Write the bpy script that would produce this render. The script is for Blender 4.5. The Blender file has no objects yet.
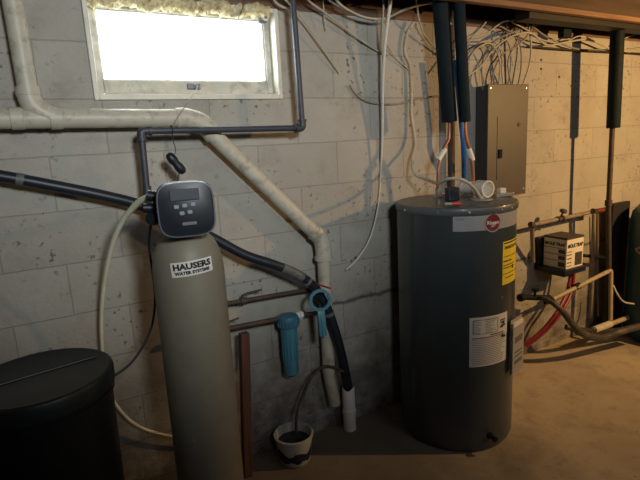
import bpy, bmesh, math, random
from mathutils import Vector, Matrix
random.seed(7)
SC = bpy.context.scene
COL = SC.collection

# ------------------------------------------------------------------ camera
FOC = 490.0
PITCH = math.atan(98 / 490.0); ROLL = 0.053; YAW = math.radians(61.2)
CAM = Vector((0.0, -2.05, 1.476))
fh = Vector((math.cos(YAW), math.sin(YAW), 0)); ZUP = Vector((0, 0, 1))
rt = fh.cross(ZUP)
FW = math.cos(PITCH) * fh - math.sin(PITCH) * ZUP
u0 = rt.cross(FW)
RT = math.cos(ROLL) * rt - math.sin(ROLL) * u0
UP = math.cos(ROLL) * u0 + math.sin(ROLL) * rt
cd = bpy.data.cameras.new('camera'); cam = bpy.data.objects.new('camera', cd); COL.objects.link(cam)
cd.sensor_width = 36.0; cd.lens = FOC * 36.0 / 640.0; cd.clip_start = 0.02
cam.matrix_world = Matrix(((RT.x, UP.x, -FW.x, CAM.x), (RT.y, UP.y, -FW.y, CAM.y), (RT.z, UP.z, -FW.z, CAM.z), (0, 0, 0, 1)))
SC.camera = cam

def ray(x, y): return RT * ((x - 320) / FOC) - UP * ((y - 240) / FOC) + FW
def P(x, y, off=0.0):
    """point of the vertical plane standing off metres in front of the back wall"""
    d = ray(x, y); return CAM + d * ((-off - CAM.y) / d.y)
def F(x, y, h=0.0):
    d = ray(x, y); return CAM + d * ((h - CAM.z) / d.z)

# ------------------------------------------------------------------ world, lamps, exposure
wd = bpy.data.worlds.new('sky'); SC.world = wd; wd.use_nodes = True
bg = wd.node_tree.nodes['Background']; bg.inputs[0].default_value = (0.93, 0.97, 1.0, 1); bg.inputs[1].default_value = 9.0

def area(name, loc, target, size, sy, power, color, spread=180):
    l = bpy.data.lights.new(name, 'AREA'); l.shape = 'RECTANGLE'; l.size = size; l.size_y = sy; l.energy = power; l.color = color
    l.spread = math.radians(spread)
    o = bpy.data.objects.new(name, l); COL.objects.link(o); o.location = loc
    o.rotation_euler = (Vector(target) - Vector(loc)).to_track_quat('-Z', 'Y').to_euler(); return o
def bulb(name, loc, power, color, r=0.04):
    l = bpy.data.lights.new(name, 'POINT'); l.energy = power; l.color = color; l.shadow_soft_size = r
    o = bpy.data.objects.new(name, l); COL.objects.link(o); o.location = loc; return o

def spot(name, loc, target, power, color, cone, r=0.08):
    l = bpy.data.lights.new(name, 'SPOT'); l.energy = power; l.color = color; l.spot_size = math.radians(cone); l.spot_blend = 1.0; l.shadow_soft_size = r
    o = bpy.data.objects.new(name, l); COL.objects.link(o); o.location = loc
    o.rotation_euler = (Vector(target) - Vector(loc)).to_track_quat('-Z', 'Y').to_euler(); return o
spot('added_cool_spot', (0.3, -2.7, 2.0), (0.7, 0.0, 2.02), 160, (0.93, 0.98, 0.96), 78, 0.15)  # added fill for the upper left wall, no such fixture in the room
spot('warm_work_lamp', (3.55, -1.85, 1.82), (3.3, -0.1, 1.15), 195, (1.0, 0.57, 0.21), 136, 0.035)
area('added_fill_area', (1.9, -3.4, 2.03), (2.6, 0.0, 1.2), 1.2, 0.12, 5.5, (0.92, 0.94, 1.0), 160)  # added soft fill that lifts the shadows, not a room lamp
area('daylight', (0.6, 0.35, 1.97), (0.6, -1.2, 1.25), 0.66, 0.3, 5.0, (0.88, 0.95, 1.0))
SC.view_settings.view_transform = 'Standard'; SC.view_settings.look = 'None'
SC.view_settings.exposure = 0.0; SC.view_settings.gamma = 1.0
try: SC.view_settings.use_curve_mapping = False
except Exception: pass

# ------------------------------------------------------------------ materials
MATT = ('black foam sleeve',)
def nodes(name):
    m = bpy.data.materials.new(name); m.use_nodes = True
    nt = m.node_tree; return m, nt, nt.nodes['Principled BSDF']
def mix(nt, fac, a, b, mode='MIX'):
    n = nt.nodes.new('ShaderNodeMix'); n.data_type = 'RGBA'; n.blend_type = mode
    for sock, v in ((n.inputs[0], fac), (n.inputs[6], a), (n.inputs[7], b)):
        if hasattr(v, 'is_output'): nt.links.new(v, sock)
        else: sock.default_value = v if not isinstance(v, tuple) else (*v[:3], 1)
    return n.outputs[2]
def noise(nt, scale, detail=4, vec=None, rough=0.6):
    n = nt.nodes.new('ShaderNodeTexNoise'); n.inputs['Scale'].default_value = scale
    n.inputs['Detail'].default_value = detail; n.inputs['Roughness'].default_value = rough
    if vec: nt.links.new(vec, n.inputs['Vector'])
    return n.outputs['Fac']
def ramp(nt, fac, a, b, va=0.0, vb=1.0):
    n = nt.nodes.new('ShaderNodeMapRange'); n.clamp = True
    n.inputs[1].default_value = a; n.inputs[2].default_value = b; n.inputs[3].default_value = va; n.inputs[4].default_value = vb
    nt.links.new(fac, n.inputs[0]); return n.outputs[0]
def coords(nt):
    t = nt.nodes.new('ShaderNodeTexCoord'); return t.outputs['Object']
def mat(name, col, rough=0.5, metal=0.0, var=0.12, scale=25.0, bump=0.0, dirt=None, dirt_amt=0.0, dirt_scale=9.0, coat=0.0):
    m, nt, b = nodes(name); v = coords(nt)
    n = noise(nt, scale, 5, v)
    dark = tuple(c * (1 - var) for c in col); lite = tuple(min(1, c * (1 + var)) for c in col)
    c = mix(nt, ramp(nt, n, 0.3, 0.7), dark, lite)
    if dirt:
        d = ramp(nt, noise(nt, dirt_scale, 6, v, 0.7), 0.52, 0.66, 0, dirt_amt)
        c = mix(nt, d, c, dirt)
    nt.links.new(c, b.inputs['Base Color'])
    b.inputs['Roughness'].default_value = rough; b.inputs['Metallic'].default_value = metal
    if name in MATT: b.inputs['Specular IOR Level'].default_value = 0.2
    if coat: b.inputs['Coat Weight'].default_value = coat; b.inputs['Coat Roughness'].default_value = 0.12
    if bump:
        bn = nt.nodes.new('ShaderNodeBump'); bn.inputs['Strength'].default_value = bump; bn.inputs['Distance'].default_value = 0.004
        nt.links.new(noise(nt, scale * 3, 4, v), bn.inputs['Height']); nt.links.new(bn.outputs[0], b.inputs['Normal'])
    return m

def block_wall_material():
    m, nt, b = nodes('painted block wall'); L = nt.links
    t = nt.nodes.new('ShaderNodeTexCoord').outputs['Object']
    s = nt.nodes.new('ShaderNodeSeparateXYZ'); L.new(t, s.inputs[0])
    cx = nt.nodes.new('ShaderNodeMath'); cx.operation = 'ADD'; cx.inputs[1].default_value = 4.06 - 0.233 + 0.406
    cz = nt.nodes.new('ShaderNodeMath'); cz.operation = 'ADD'; cz.inputs[1].default_value = 2.016 - 0.066
    L.new(s.outputs[0], cx.inputs[0]); L.new(s.outputs[2], cz.inputs[0])
    c = nt.nodes.new('ShaderNodeCombineXYZ'); L.new(cx.outputs[0], c.inputs[0]); L.new(cz.outputs[0], c.inputs[1])
    # wobble the joints a little
    wob = nt.nodes.new('ShaderNodeTexNoise'); wob.inputs['Scale'].default_value = 7; L.new(t, wob.inputs['Vector'])
    wv = nt.nodes.new('ShaderNodeVectorMath'); wv.operation = 'MULTIPLY_ADD'; wv.inputs[1].default_value = (0.008, 0.008, 0); 
    L.new(wob.outputs['Color'], wv.inputs[0]); L.new(c.outputs[0], wv.inputs[2])
    br = nt.nodes.new('ShaderNodeTexBrick'); L.new(wv.outputs[0], br.inputs['Vector'])
    br.offset = 0.5; br.inputs['Scale'].default_value = 1.0
    br.inputs['Brick Width'].default_value = 0.406; br.inputs['Row Height'].default_value = 0.2016
    br.inputs['Mortar Size'].default_value = 0.0035; br.inputs['Mortar Smooth'].default_value = 0.7
    br.inputs['Color1'].default_value = (0.445, 0.43, 0.385, 1); br.inputs['Color2'].default_value = (0.395, 0.382, 0.342, 1)
    br.inputs['Mortar'].default_value = (0.355, 0.33, 0.30, 1)
    base = br.outputs['Color']
    n1 = noise(nt, 2.2, 6, t, 0.65)
    base = mix(nt, ramp(nt, n1, 0.42, 0.68, 0, 0.55), base, (0.32, 0.295, 0.265))
    # joints fade where the paint is thick
    # dirt smears
    st = nt.nodes.new('ShaderNodeMapping'); st.inputs['Scale'].default_value = (2.6, 2.6, 3.2); L.new(t, st.inputs[0])
    n2 = noise(nt, 1.6, 7, st.outputs[0], 0.72)
    base = mix(nt, ramp(nt, n2, 0.53, 0.70, 0, 0.55), base, (0.23, 0.205, 0.18))
    # small chips of missing paint
    n3 = noise(nt, 38, 3, t, 0.55); n4 = noise(nt, 3.1, 3, t)
    chips = nt.nodes.new('ShaderNodeMath'); chips.operation = 'MULTIPLY'
    L.new(ramp(nt, n3, 0.60, 0.645), chips.inputs[0]); L.new(ramp(nt, n4, 0.48, 0.60, 0, 0.85), chips.inputs[1])
    base = mix(nt, chips.outputs[0], base, (0.10, 0.088, 0.075))
    # damp brown dirt along the foot of the wall
    hz = ramp(nt, s.outputs[2], 0.05, 0.85, 1, 0)
    dm = nt.nodes.new('ShaderNodeMath'); dm.operation = 'MULTIPLY'; L.new(hz, dm.inputs[0]); L.new(ramp(nt, noise(nt, 5, 6, t, 0.7), 0.34, 0.56), dm.inputs[1])
    base = mix(nt, dm.outputs[0], base, (0.12, 0.105, 0.09))
    # the long dark crack along one joint right of the drain pipe
    zz = nt.nodes.new('ShaderNodeMath'); zz.operation = 'MULTIPLY_ADD'; zz.inputs[1].default_value = 0.07; L.new(noise(nt, 9, 5, t, 0.7), zz.inputs[0]); zz.inputs[2].default_value = -0.035 - 0.668
    za = nt.nodes.new('ShaderNodeMath'); za.operation = 'ADD'; L.new(s.outputs[2], za.inputs[0]); L.new(zz.outputs[0], za.inputs[1])
    zb = nt.nodes.new('ShaderNodeMath'); zb.operation = 'ABSOLUTE'; L.new(za.outputs[0], zb.inputs[0])
    cr = nt.nodes.new('ShaderNodeMath'); cr.operation = 'MULTIPLY'; L.new(ramp(nt, zb.outputs[0], 0.004, 0.016, 0.8, 0), cr.inputs[0]); L.new(ramp(nt, s.outputs[0], 1.0, 1.15), cr.inputs[1])
    base = mix(nt, cr.outputs[0], base, (0.07, 0.06, 0.055))
    L.new(base, b.inputs['Base Color']); b.inputs['Roughness'].default_value = 0.82
    bn = nt.nodes.new('ShaderNodeBump'); bn.inputs['Strength'].default_value = 0.55; bn.inputs['Distance'].default_value = 0.006
    hsum = nt.nodes.new('ShaderNodeMath'); hsum.operation = 'MULTIPLY_ADD'; hsum.inputs[1].default_value = -1.0
    L.new(br.outputs['Fac'], hsum.inputs[0]); L.new(noise(nt, 60, 6, t), hsum.inputs[2])
    L.new(hsum.outputs[0], bn.inputs['Height']); L.new(bn.outputs[0], b.inputs['Normal'])
    return m

def floor_material():
    m, nt, b = nodes('dirty concrete floor'); L = nt.links; t = coords(nt)
    c = mix(nt, ramp(nt, noise(nt, 1.4, 6, t, 0.65), 0.35, 0.65), (0.33, 0.275, 0.205), (0.48, 0.40, 0.295))
    c = mix(nt, ramp(nt, noise(nt, 7, 6, t, 0.7), 0.5, 0.68, 0, 0.5), c, (0.19, 0.15, 0.11))
    ch = nt.nodes.new('ShaderNodeMath'); ch.operation = 'MULTIPLY'
    L.new(ramp(nt, noise(nt, 30, 3, t), 0.66, 0.71), ch.inputs[0]); L.new(ramp(nt, noise(nt, 2.3, 3, t), 0.45, 0.6), ch.inputs[1])
    c = mix(nt, ch.outputs[0], c, (0.05, 0.04, 0.03))
    # darker tone with a ragged edge over the left part of the slab
    sx = nt.nodes.new('ShaderNodeSeparateXYZ'); L.new(t, sx.inputs[0])
    e = nt.nodes.new('ShaderNodeMath'); e.operation = 'MULTIPLY_ADD'; e.inputs[1].default_value = 1.6; L.new(noise(nt, 1.8, 6, t, 0.7), e.inputs[0]); L.new(sx.outputs[0], e.inputs[2])
    c = mix(nt, ramp(nt, e.outputs[0], 2.2, 2.75, 0.72, 0), c, (0.105, 0.09, 0.075))
    L.new(c, b.inputs['Base Color']); b.inputs['Roughness'].default_value = 0.75
    bn = nt.nodes.new('ShaderNodeBump'); bn.inputs['Strength'].default_value = 0.4; bn.inputs['Distance'].default_value = 0.006
    L.new(noise(nt, 22, 7, t, 0.7), bn.inputs['Height']); L.new(bn.outputs[0], b.inputs['Normal'])
    return m

def wood_material(name, a, bcol, sc=(1.5, 30, 30), rough=0.7):
    m, nt, b = nodes(name); L = nt.links; t = coords(nt)
    mp = nt.nodes.new('ShaderNodeMapping'); mp.inputs['Scale'].default_value = sc; L.new(t, mp.inputs[0])
    n = noise(nt, 1.5, 6, mp.outputs[0], 0.65)
    L.new(mix(nt, ramp(nt, n, 0.35, 0.65), a, bcol), b.inputs['Base Color']); b.inputs['Roughness'].default_value = rough
    bn = nt.nodes.new('ShaderNodeBump'); bn.inputs['Strength'].default_value = 0.3; bn.inputs['Distance'].default_value = 0.003
    L.new(n, bn.inputs['Height']); L.new(bn.outputs[0], b.inputs['Normal'])
    return m

def pane_material():
    m = bpy.data.materials.new('dusty window glass'); m.use_nodes = True; nt = m.node_tree; nt.nodes.clear()
    o = nt.nodes.new('ShaderNodeOutputMaterial'); tr = nt.nodes.new('ShaderNodeBsdfTransparent'); tr.inputs[0].default_value = (0.95, 0.97, 0.96, 1)
    gl = nt.nodes.new('ShaderNodeBsdfGlossy'); gl.inputs['Roughness'].default_value = 0.1
    mx = nt.nodes.new('ShaderNodeMixShader'); mx.inputs[0].default_value = 0.06
    nt.links.new(tr.outputs[0], mx.inputs[1]); nt.links.new(gl.outputs[0], mx.inputs[2]); nt.links.new(mx.outputs[0], o.inputs[0])
    return m

M = dict(
    wall=block_wall_material(), floor=floor_material(),
    plain=mat('plain basement wall', (0.40, 0.38, 0.34), 0.85, var=0.15, scale=3),
    subfloor=wood_material('subfloor boards', (0.10, 0.065, 0.04), (0.16, 0.10, 0.06)),
    joist=wood_material('shaded joist wood', (0.06, 0.037, 0.024), (0.10, 0.06, 0.038)),  # shade on the joist sides is put into this darker wood
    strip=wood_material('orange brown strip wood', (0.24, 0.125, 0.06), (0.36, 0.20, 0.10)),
    sill=wood_material('dark reddish sill wood', (0.12, 0.07, 0.05), (0.21, 0.125, 0.085)),
    post=wood_material('reddish post wood', (0.07, 0.032, 0.022), (0.12, 0.052, 0.035), (30, 30, 2)),
    winwood=mat('weathered white window paint', (0.62, 0.60, 0.52), 0.6, var=0.15, scale=18, bump=0.3, dirt=(0.22, 0.21, 0.18), dirt_amt=0.55, dirt_scale=11),
    wintrim=mat('clean cream window edge', (0.78, 0.76, 0.66), 0.5, var=0.06, scale=18, dirt=(0.4, 0.38, 0.33), dirt_amt=0.4),
    insul=mat('yellow fibreglass', (0.70, 0.60, 0.36), 0.95, var=0.4, scale=45, bump=1.0, dirt=(0.22, 0.16, 0.09), dirt_amt=0.8, dirt_scale=28),
    pane=pane_material(),
    latch=mat('tarnished latch', (0.22, 0.23, 0.25), 0.5, 0.6),
    pvc_cream=mat('cream painted pipe', (0.56, 0.52, 0.43), 0.45, var=0.1, scale=14, dirt=(0.22, 0.19, 0.15), dirt_amt=0.6, dirt_scale=16, bump=0.15),
    galv=mat('grey galvanised steel', (0.06, 0.066, 0.085), 0.5, 0.3, var=0.2, scale=30, dirt=(0.09, 0.08, 0.08), dirt_amt=0.5),
    rusty=mat('old brown iron pipe', (0.075, 0.055, 0.045), 0.65, 0.2, var=0.25, scale=30, bump=0.3),
    copperdull=mat('dull tan pipe', (0.19, 0.13, 0.08), 0.55, 0.1, var=0.2, scale=20, dirt=(0.2, 0.13, 0.08), dirt_amt=0.5),
    tanpipe=mat('tan plastic pipe', (0.42, 0.34, 0.23), 0.5, var=0.12, scale=16, dirt=(0.2, 0.15, 0.1), dirt_amt=0.6),
    palepipe=mat('pale weathered pipe', (0.27, 0.225, 0.165), 0.55, 0.1, var=0.2, scale=20, dirt=(0.12, 0.08, 0.05), dirt_amt=0.6),
    copper=mat('bright copper', (0.38, 0.17, 0.11), 0.4, 0.5, var=0.12),
    foam=mat('black foam sleeve', (0.006, 0.014, 0.019), 0.7, var=0.25, scale=30, bump=0.1),
    foamblue=mat('blue black hose', (0.014, 0.019, 0.030), 0.42, var=0.2, scale=40),
    tape=mat('grey tape wrap', (0.13, 0.135, 0.14), 0.5, var=0.25, scale=40, bump=0.5),
    heater=mat('dark grey enamel', (0.045, 0.058, 0.064), 0.34, 0.0, var=0.04, scale=6, coat=0.35),
    heatertop=mat('dusty grey heater lid', (0.10, 0.112, 0.116), 0.42, 0.0, var=0.12, scale=12, coat=0.15),
    band=mat('silver grey sticker', (0.36, 0.36, 0.35), 0.45, var=0.05),
    red=mat('dark red badge', (0.20, 0.02, 0.03), 0.4, var=0.05),
    white=mat('white plastic', (0.82, 0.81, 0.76), 0.45, var=0.05),
    paper=mat('white paper sticker', (0.74, 0.72, 0.67), 0.6, var=0.05),
    ink=mat('black ink', (0.02, 0.02, 0.022), 0.6, var=0.0),
    greyink=mat('grey ink', (0.14, 0.14, 0.15), 0.6, var=0.0),
    yellow=mat('yellow guide sticker', (0.85, 0.66, 0.04), 0.5, var=0.06),
    tank=mat('almond fibreglass tank', (0.225, 0.203, 0.155), 0.5, var=0.07, scale=10, bump=0.25, dirt=(0.33, 0.29, 0.22), dirt_amt=0.3),
    head=mat('blue black plastic', (0.012, 0.016, 0.024), 0.42, var=0.08),
    headedge=mat('grey plastic rim', (0.13, 0.15, 0.19), 0.4, var=0.05),
    lcd=mat('grey liquid crystal screen', (0.075, 0.085, 0.10), 0.25, var=0.04),
    button=mat('pale grey button', (0.24, 0.27, 0.33), 0.5, var=0.05),
    bin=mat('black plastic bin', (0.007, 0.009, 0.010), 0.4, var=0.15, scale=12),
    binlid=mat('black bin lid', (0.011, 0.016, 0.016), 0.42, var=0.2, scale=9),
    tubeclear=mat('milky plastic tube', (0.80, 0.79, 0.60), 0.3, var=0.08),
    cable=mat('off white cable sheath', (0.46, 0.43, 0.34), 0.5, var=0.12, scale=14),
    cablewhite=mat('white cable sheath', (0.66, 0.64, 0.57), 0.45, var=0.06),
    cablecream=mat('cream grey cable sheath', (0.50, 0.45, 0.35), 0.5, var=0.25, scale=9),
    cabletan=mat('tan cable sheath', (0.30, 0.25, 0.19), 0.55, var=0.15, scale=14),
    cablegrey=mat('grey cable sheath', (0.24, 0.235, 0.21), 0.55, var=0.15, scale=14),
    cableblack=mat('black cable sheath', (0.03, 0.03, 0.03), 0.5, var=0.1),
    panel=mat('brown grey panel enamel', (0.070, 0.063, 0.056), 0.5, 0.0, var=0.08, scale=10),
    panelside=mat('dark panel flank', (0.055, 0.06, 0.068), 0.5, 0.1, var=0.1),
    blue=mat('light blue plastic', (0.06, 0.21, 0.31), 0.35, var=0.08),
    bluedk=mat('blue plastic cap', (0.05, 0.17, 0.25), 0.4, var=0.08),
    pex=mat('blue water tube', (0.02, 0.13, 0.42), 0.35, var=0.05),
    redhose=mat('dark red hose', (0.27, 0.03, 0.045), 0.4, var=0.15),
    rustred=mat('dull red fitting', (0.16, 0.03, 0.02), 0.6),
    redlever=mat('red lever grip', (0.62, 0.07, 0.06), 0.4, var=0.08),
    greyhose=mat('grey ribbed hose', (0.055, 0.05, 0.045), 0.6, var=0.3, scale=18, dirt=(0.26, 0.2, 0.14), dirt_amt=0.5),
    bucket=mat('white pail', (0.46, 0.47, 0.44), 0.45, var=0.06, dirt=(0.05, 0.07, 0.09), dirt_amt=0.0),
    water=mat('dark water', (0.012, 0.02, 0.024), 0.08, var=0.1),
    teal=mat('dark teal tank enamel', (0.014, 0.065, 0.10), 0.4, var=0.1),
    shadowpanel=mat('dark grey board', (0.018, 0.02, 0.022), 0.6, var=0.15),
    carton=mat('cream printed carton', (0.78, 0.74, 0.63), 0.6, var=0.05),
    cartonprint=mat('dark carton print', (0.06, 0.05, 0.05), 0.6, var=0.1),
    navy=mat('dark blue shelf plastic', (0.008, 0.011, 0.028), 0.5, var=0.1),
    duct=mat('dark brown duct', (0.014, 0.011, 0.009), 0.6, 0.1, var=0.2, scale=5),
    brass=mat('brass fitting', (0.48, 0.33, 0.12), 0.35, 0.8, var=0.1),
    steel=mat('bright steel', (0.55, 0.55, 0.54), 0.35, 0.8, var=0.08),
)

# ------------------------------------------------------------------ geometry helpers
WLOC = {}
def tag(o, label=None, cat=None, group=None, kind=None):
    if label: o['label'] = label
    if cat: o['category'] = cat
    if group: o['group'] = group
    if kind: o['kind'] = kind
    return o
def thing(name, loc, label, cat, group=None):
    o = bpy.data.objects.new(name, None); COL.objects.link(o); o.empty_display_size = 0.05
    o.location = loc; WLOC[o.name] = Vector(loc); return tag(o, label, cat, group)
def obj(name, bm, m, parent=None, smooth=None, label=None, origin=None):
    """one mesh object; bm is in world coordinates"""
    base = WLOC[parent.name] if parent else (Vector(origin) if origin is not None else
        (sum((v.co for v in bm.verts), Vector()) / max(1, len(bm.verts)) if bm.verts else Vector()))
    bmesh.ops.recalc_face_normals(bm, faces=bm.faces)
    for v in bm.verts: v.co -= base
    me = bpy.data.meshes.new(name)
    if smooth is not None:
        for f in bm.faces: f.smooth = True
        for e in bm.edges:
            if len(e.link_faces) == 2 and e.calc_face_angle(0) > math.radians(smooth): e.smooth = False
    bm.to_mesh(me); bm.free()
    me.materials.append(m)
    o = bpy.data.objects.new(name, me); COL.objects.link(o)
    if parent: o.parent = parent; o.location = (0, 0, 0)
    else: o.location = base
    WLOC[o.name] = base
    if label: o['label'] = label
    return o
def struct(name, bm, m, origin=(0, 0, 0), smooth=None, label=None):
    o = obj(name, bm, m, None, smooth, label, origin); o['kind'] = 'structure'; return o

def B(): return bmesh.new()
def box(bm, x0, x1, y0, y1, z0, z1, bevel=0.0, Mx=None, seg=2):
    t = bmesh.new(); r = bmesh.ops.create_cube(t, size=1.0)
    for v in t.verts: v.co = Vector(((x0 + x1) / 2 + v.co.x * (x1 - x0), (y0 + y1) / 2 + v.co.y * (y1 - y0), (z0 + z1) / 2 + v.co.z * (z1 - z0)))
    if bevel: bmesh.ops.bevel(t, geom=t.edges[:], offset=bevel, segments=seg, affect='EDGES', profile=0.5)
    return merge(bm, t, Mx)
def merge(bm, t, Mx=None):
    mp = {}
    for v in t.verts: mp[v] = bm.verts.new(Mx @ v.co if Mx else v.co)
    for f in t.faces:
        try: bm.faces.new([mp[v] for v in f.verts])
        except ValueError: pass
    t.free(); return bm
def lathe(bm, prof, c=(0, 0, 0), n=32, Mx=None, ax=None):
    """profile of (radius, height) turned about z through c; ax gives another axis direction"""
    c = Vector(c); q = Matrix.Identity(3)
    if ax is not None: q = Vector(ax).to_track_quat('Z', 'Y').to_matrix()
    rings = []
    for r, z in prof:
        if r < 1e-6: ring = [bm.verts.new(c + q @ Vector((0, 0, z)))]
        else: ring = [bm.verts.new(c + q @ Vector((r * math.cos(2 * math.pi * i / n), r * math.sin(2 * math.pi * i / n), z))) for i in range(n)]
        if Mx:
            for v in ring: v.co = Mx @ v.co
        rings.append(ring)
    for a, b in zip(rings, rings[1:]):
        for i in range(n):
            j = (i + 1) % n
            if len(a) == 1 and len(b) == 1: continue
            if len(a) == 1: bm.faces.new((a[0], b[j], b[i]))
            elif len(b) == 1: bm.faces.new((a[i], a[j], b[0]))
            else: bm.faces.new((a[i], a[j], b[j], b[i]))
    return bm
def spline(pts, k=8):
    pts = [Vector(p) for p in pts]
    if len(pts) < 3: return pts
    e = [pts[0] * 2 - pts[1]] + pts + [pts[-1] * 2 - pts[-2]]
    out = []
    for i in range(1, len(e) - 2):
        a, b, c, d = e[i - 1], e[i], e[i + 1], e[i + 2]
        for s in range(k):
            t = s / k
            out.append(0.5 * ((2 * b) + (c - a) * t + (2 * a - 5 * b + 4 * c - d) * t * t + (3 * b - a - 3 * c + d) * t ** 3))
    out.append(pts[-1]); return out
def tube(bm, pts, r, n=10, rib=0.0):
    pts = [Vector(p) for p in pts]; rs = r if isinstance(r, (list, tuple)) else [r] * len(pts)
    rings = []; prev = None
    for i, p in enumerate(pts):
        a = pts[max(0, i - 1)]; b = pts[min(len(pts) - 1, i + 1)]; t = (b - a).normalized()
        if prev is None:
            s = t.cross(Vector((0, 0, 1)));
            if s.length < 1e-3: s = t.cross(Vector((1, 0, 0)))
            s.normalize()
        else: s = (prev - t * prev.dot(t)).normalized()
        prev = s; w = t.cross(s); rr = rs[i] * (1 + (rib if i % 2 else 0))
        # widen at mitred corners
        rings.append([bm.verts.new(p + (s * math.cos(2 * math.pi * k / n) + w * math.sin(2 * math.pi * k / n)) * rr) for k in range(n)])
    for a, b in zip(rings, rings[1:]):
        for k in range(n): bm.faces.new((a[k], a[(k + 1) % n], b[(k + 1) % n], b[k]))
    bm.faces.new(rings[0][::-1]); bm.faces.new(rings[-1]); return bm
def rounded(pts, rad, k=6):
    """polyline with filleted corners"""
    pts = [Vector(p) for p in pts]; out = [pts[0]]
    for i in range(1, len(pts) - 1):
        a, b, c = pts[i - 1], pts[i], pts[i + 1]
        r = min(rad, (a - b).length * 0.45, (c - b).length * 0.45)
        p0 = b + (a - b).normalized() * r; p1 = b + (c - b).normalized() * r
        for s in range(k + 1):
            t = s / k; out.append(p0 * (1 - t) ** 2 + b * 2 * t * (1 - t) + p1 * t * t)
    out.append(pts[-1]); return out
def seg(a, b, r, bm=None, n=16):
    bm = bm or B(); return tube(bm, [Vector(a), Vector(b)], r, n)

def text_bm(s, size, bold=0.0, sx=1.0):
    cu = bpy.data.curves.new('txt', 'FONT'); cu.body = s; cu.size = size; cu.align_x = 'CENTER'; cu.align_y = 'CENTER'; cu.offset = bold; cu.resolution_u = 2
    o = bpy.data.objects.new('txt', cu); COL.objects.link(o)
    dg = bpy.context.evaluated_depsgraph_get(); me = o.evaluated_get(dg).to_mesh()
    bm = bmesh.new(); bm.from_mesh(me); o.evaluated_get(dg).to_mesh_clear()
    bpy.data.objects.remove(o); bpy.data.curves.remove(cu)
    bmesh.ops.triangulate(bm, faces=bm.faces[:])
    for v in bm.verts: v.co.x *= sx
    return bm
def rect_bm(x0, x1, y0, y1, nx=1, ny=1):
    bm = bmesh.new(); g = [[bm.verts.new((x0 + (x1 - x0) * i / nx, y0 + (y1 - y0) * j / ny, 0)) for i in range(nx + 1)] for j in range(ny + 1)]
    for j in range(ny):
        for i in range(nx): bm.faces.new((g[j][i], g[j][i + 1], g[j + 1][i + 1], g[j + 1][i]))
    return bm
def wrap(bm, c, R, a0, z0, eps=0.001, rot=0.0, thick=0.0):
    """lays a flat drawing (x, y) on an upright cylinder"""
    cr, sr = math.cos(rot), math.sin(rot); zmin = min(v.co.z for v in bm.verts)
    for v in bm.verts:
        x = v.co.x * cr - v.co.y * sr; y = v.co.x * sr + v.co.y * cr; d = v.co.z - zmin
        a = a0 + x / R; q = R + eps + d
        v.co = Vector((c[0] + q * math.cos(a), c[1] + q * math.sin(a), z0 + y))
    return bm
def xf(bm, Mx):
    for v in bm.verts: v.co = Mx @ v.co
    return bm
def frame_mx(o, xdir, ydir):
    x = Vector(xdir).normalized(); y = Vector(ydir).normalized(); z = x.cross(y).normalized(); y = z.cross(x)
    return Matrix(((x.x, y.x, z.x, o[0]), (x.y, y.y, z.y, o[1]), (x.z, y.z, z.z, o[2]), (0, 0, 0, 1)))

# ================================================================== SETTING
X0, X1, Y0 = -1.7, 6.2, -4.2
WZ = 2.045
wx0, wx1, wz0 = 0.203, 0.974, 1.670
b = B()
box(b, X0, wx0, 0, 0.2, -0.05, WZ); box(b, wx1, X1, 0, 0.2, -0.05, WZ); box(b, wx0, wx1, 0, 0.2, -0.05, wz0)
struct('wall_back', b, M['wall'])
b = B(); box(b, X0 - 0.2, X0, Y0, 0.2, -0.05, 2.4); struct('wall_left', b, M['plain'])
b = B(); box(b, X1, X1 + 0.2, Y0, 0.2, -0.05, 2.4); struct('wall_right', b, M['plain'])
b = B(); box(b, X0 - 0.2, X1 + 0.2, Y0 - 0.2, Y0, -0.05, 2.4); struct('wall_front', b, M['plain'])
# floor with a slightly uneven surface
b = B()
N1, N2 = 80, 44
g = [[b.verts.new((X0 + (X1 - X0) * i / N1, Y0 - 0.0 + (0.0 - Y0) * j / N2, 0)) for i in range(N1 + 1)] for j in range(N2 + 1)]
for j in range(N2):
    for i in range(N1): b.faces.new((g[j][i], g[j][i + 1], g[j + 1][i + 1], g[j + 1][i]))
struct('floor', b, M['floor'])
b = B(); box(b, X0 - 0.2, X1 + 0.2, Y0 - 0.2, 0.2, 2.32, 2.4); struct('ceiling', b, M['subfloor'])
b = B(); box(b, X0, X1, -0.005, 0.2, WZ, 2.085, 0.003); struct('trim_1', b, M['sill'])
b = B(); box(b, X0, X1, 0.09, 0.13, 2.085, 2.32); struct('trim_2', b, M['sill'])
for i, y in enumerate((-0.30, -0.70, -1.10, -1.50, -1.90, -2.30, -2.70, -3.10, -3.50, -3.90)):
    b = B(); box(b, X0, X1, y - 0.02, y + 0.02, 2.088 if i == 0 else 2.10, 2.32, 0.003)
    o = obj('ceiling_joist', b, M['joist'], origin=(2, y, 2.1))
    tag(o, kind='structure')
b = B(); box(b, X0, X1, -0.325, -0.29, 2.062, 2.0875, 0.003); tag(obj('joist_lit_strip', b, M['strip'], origin=(3, -.3, 2.07)), kind='structure')  # lighter strip added to carry the joist's lit lower edge
b = B(); box(b, 2.1, X1, -0.16, -0.12, 2.125, 2.32, 0.003); tag(obj('ceiling_joist', b, M['joist'], origin=(3, -.14, 2.2)), kind='structure')

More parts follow.
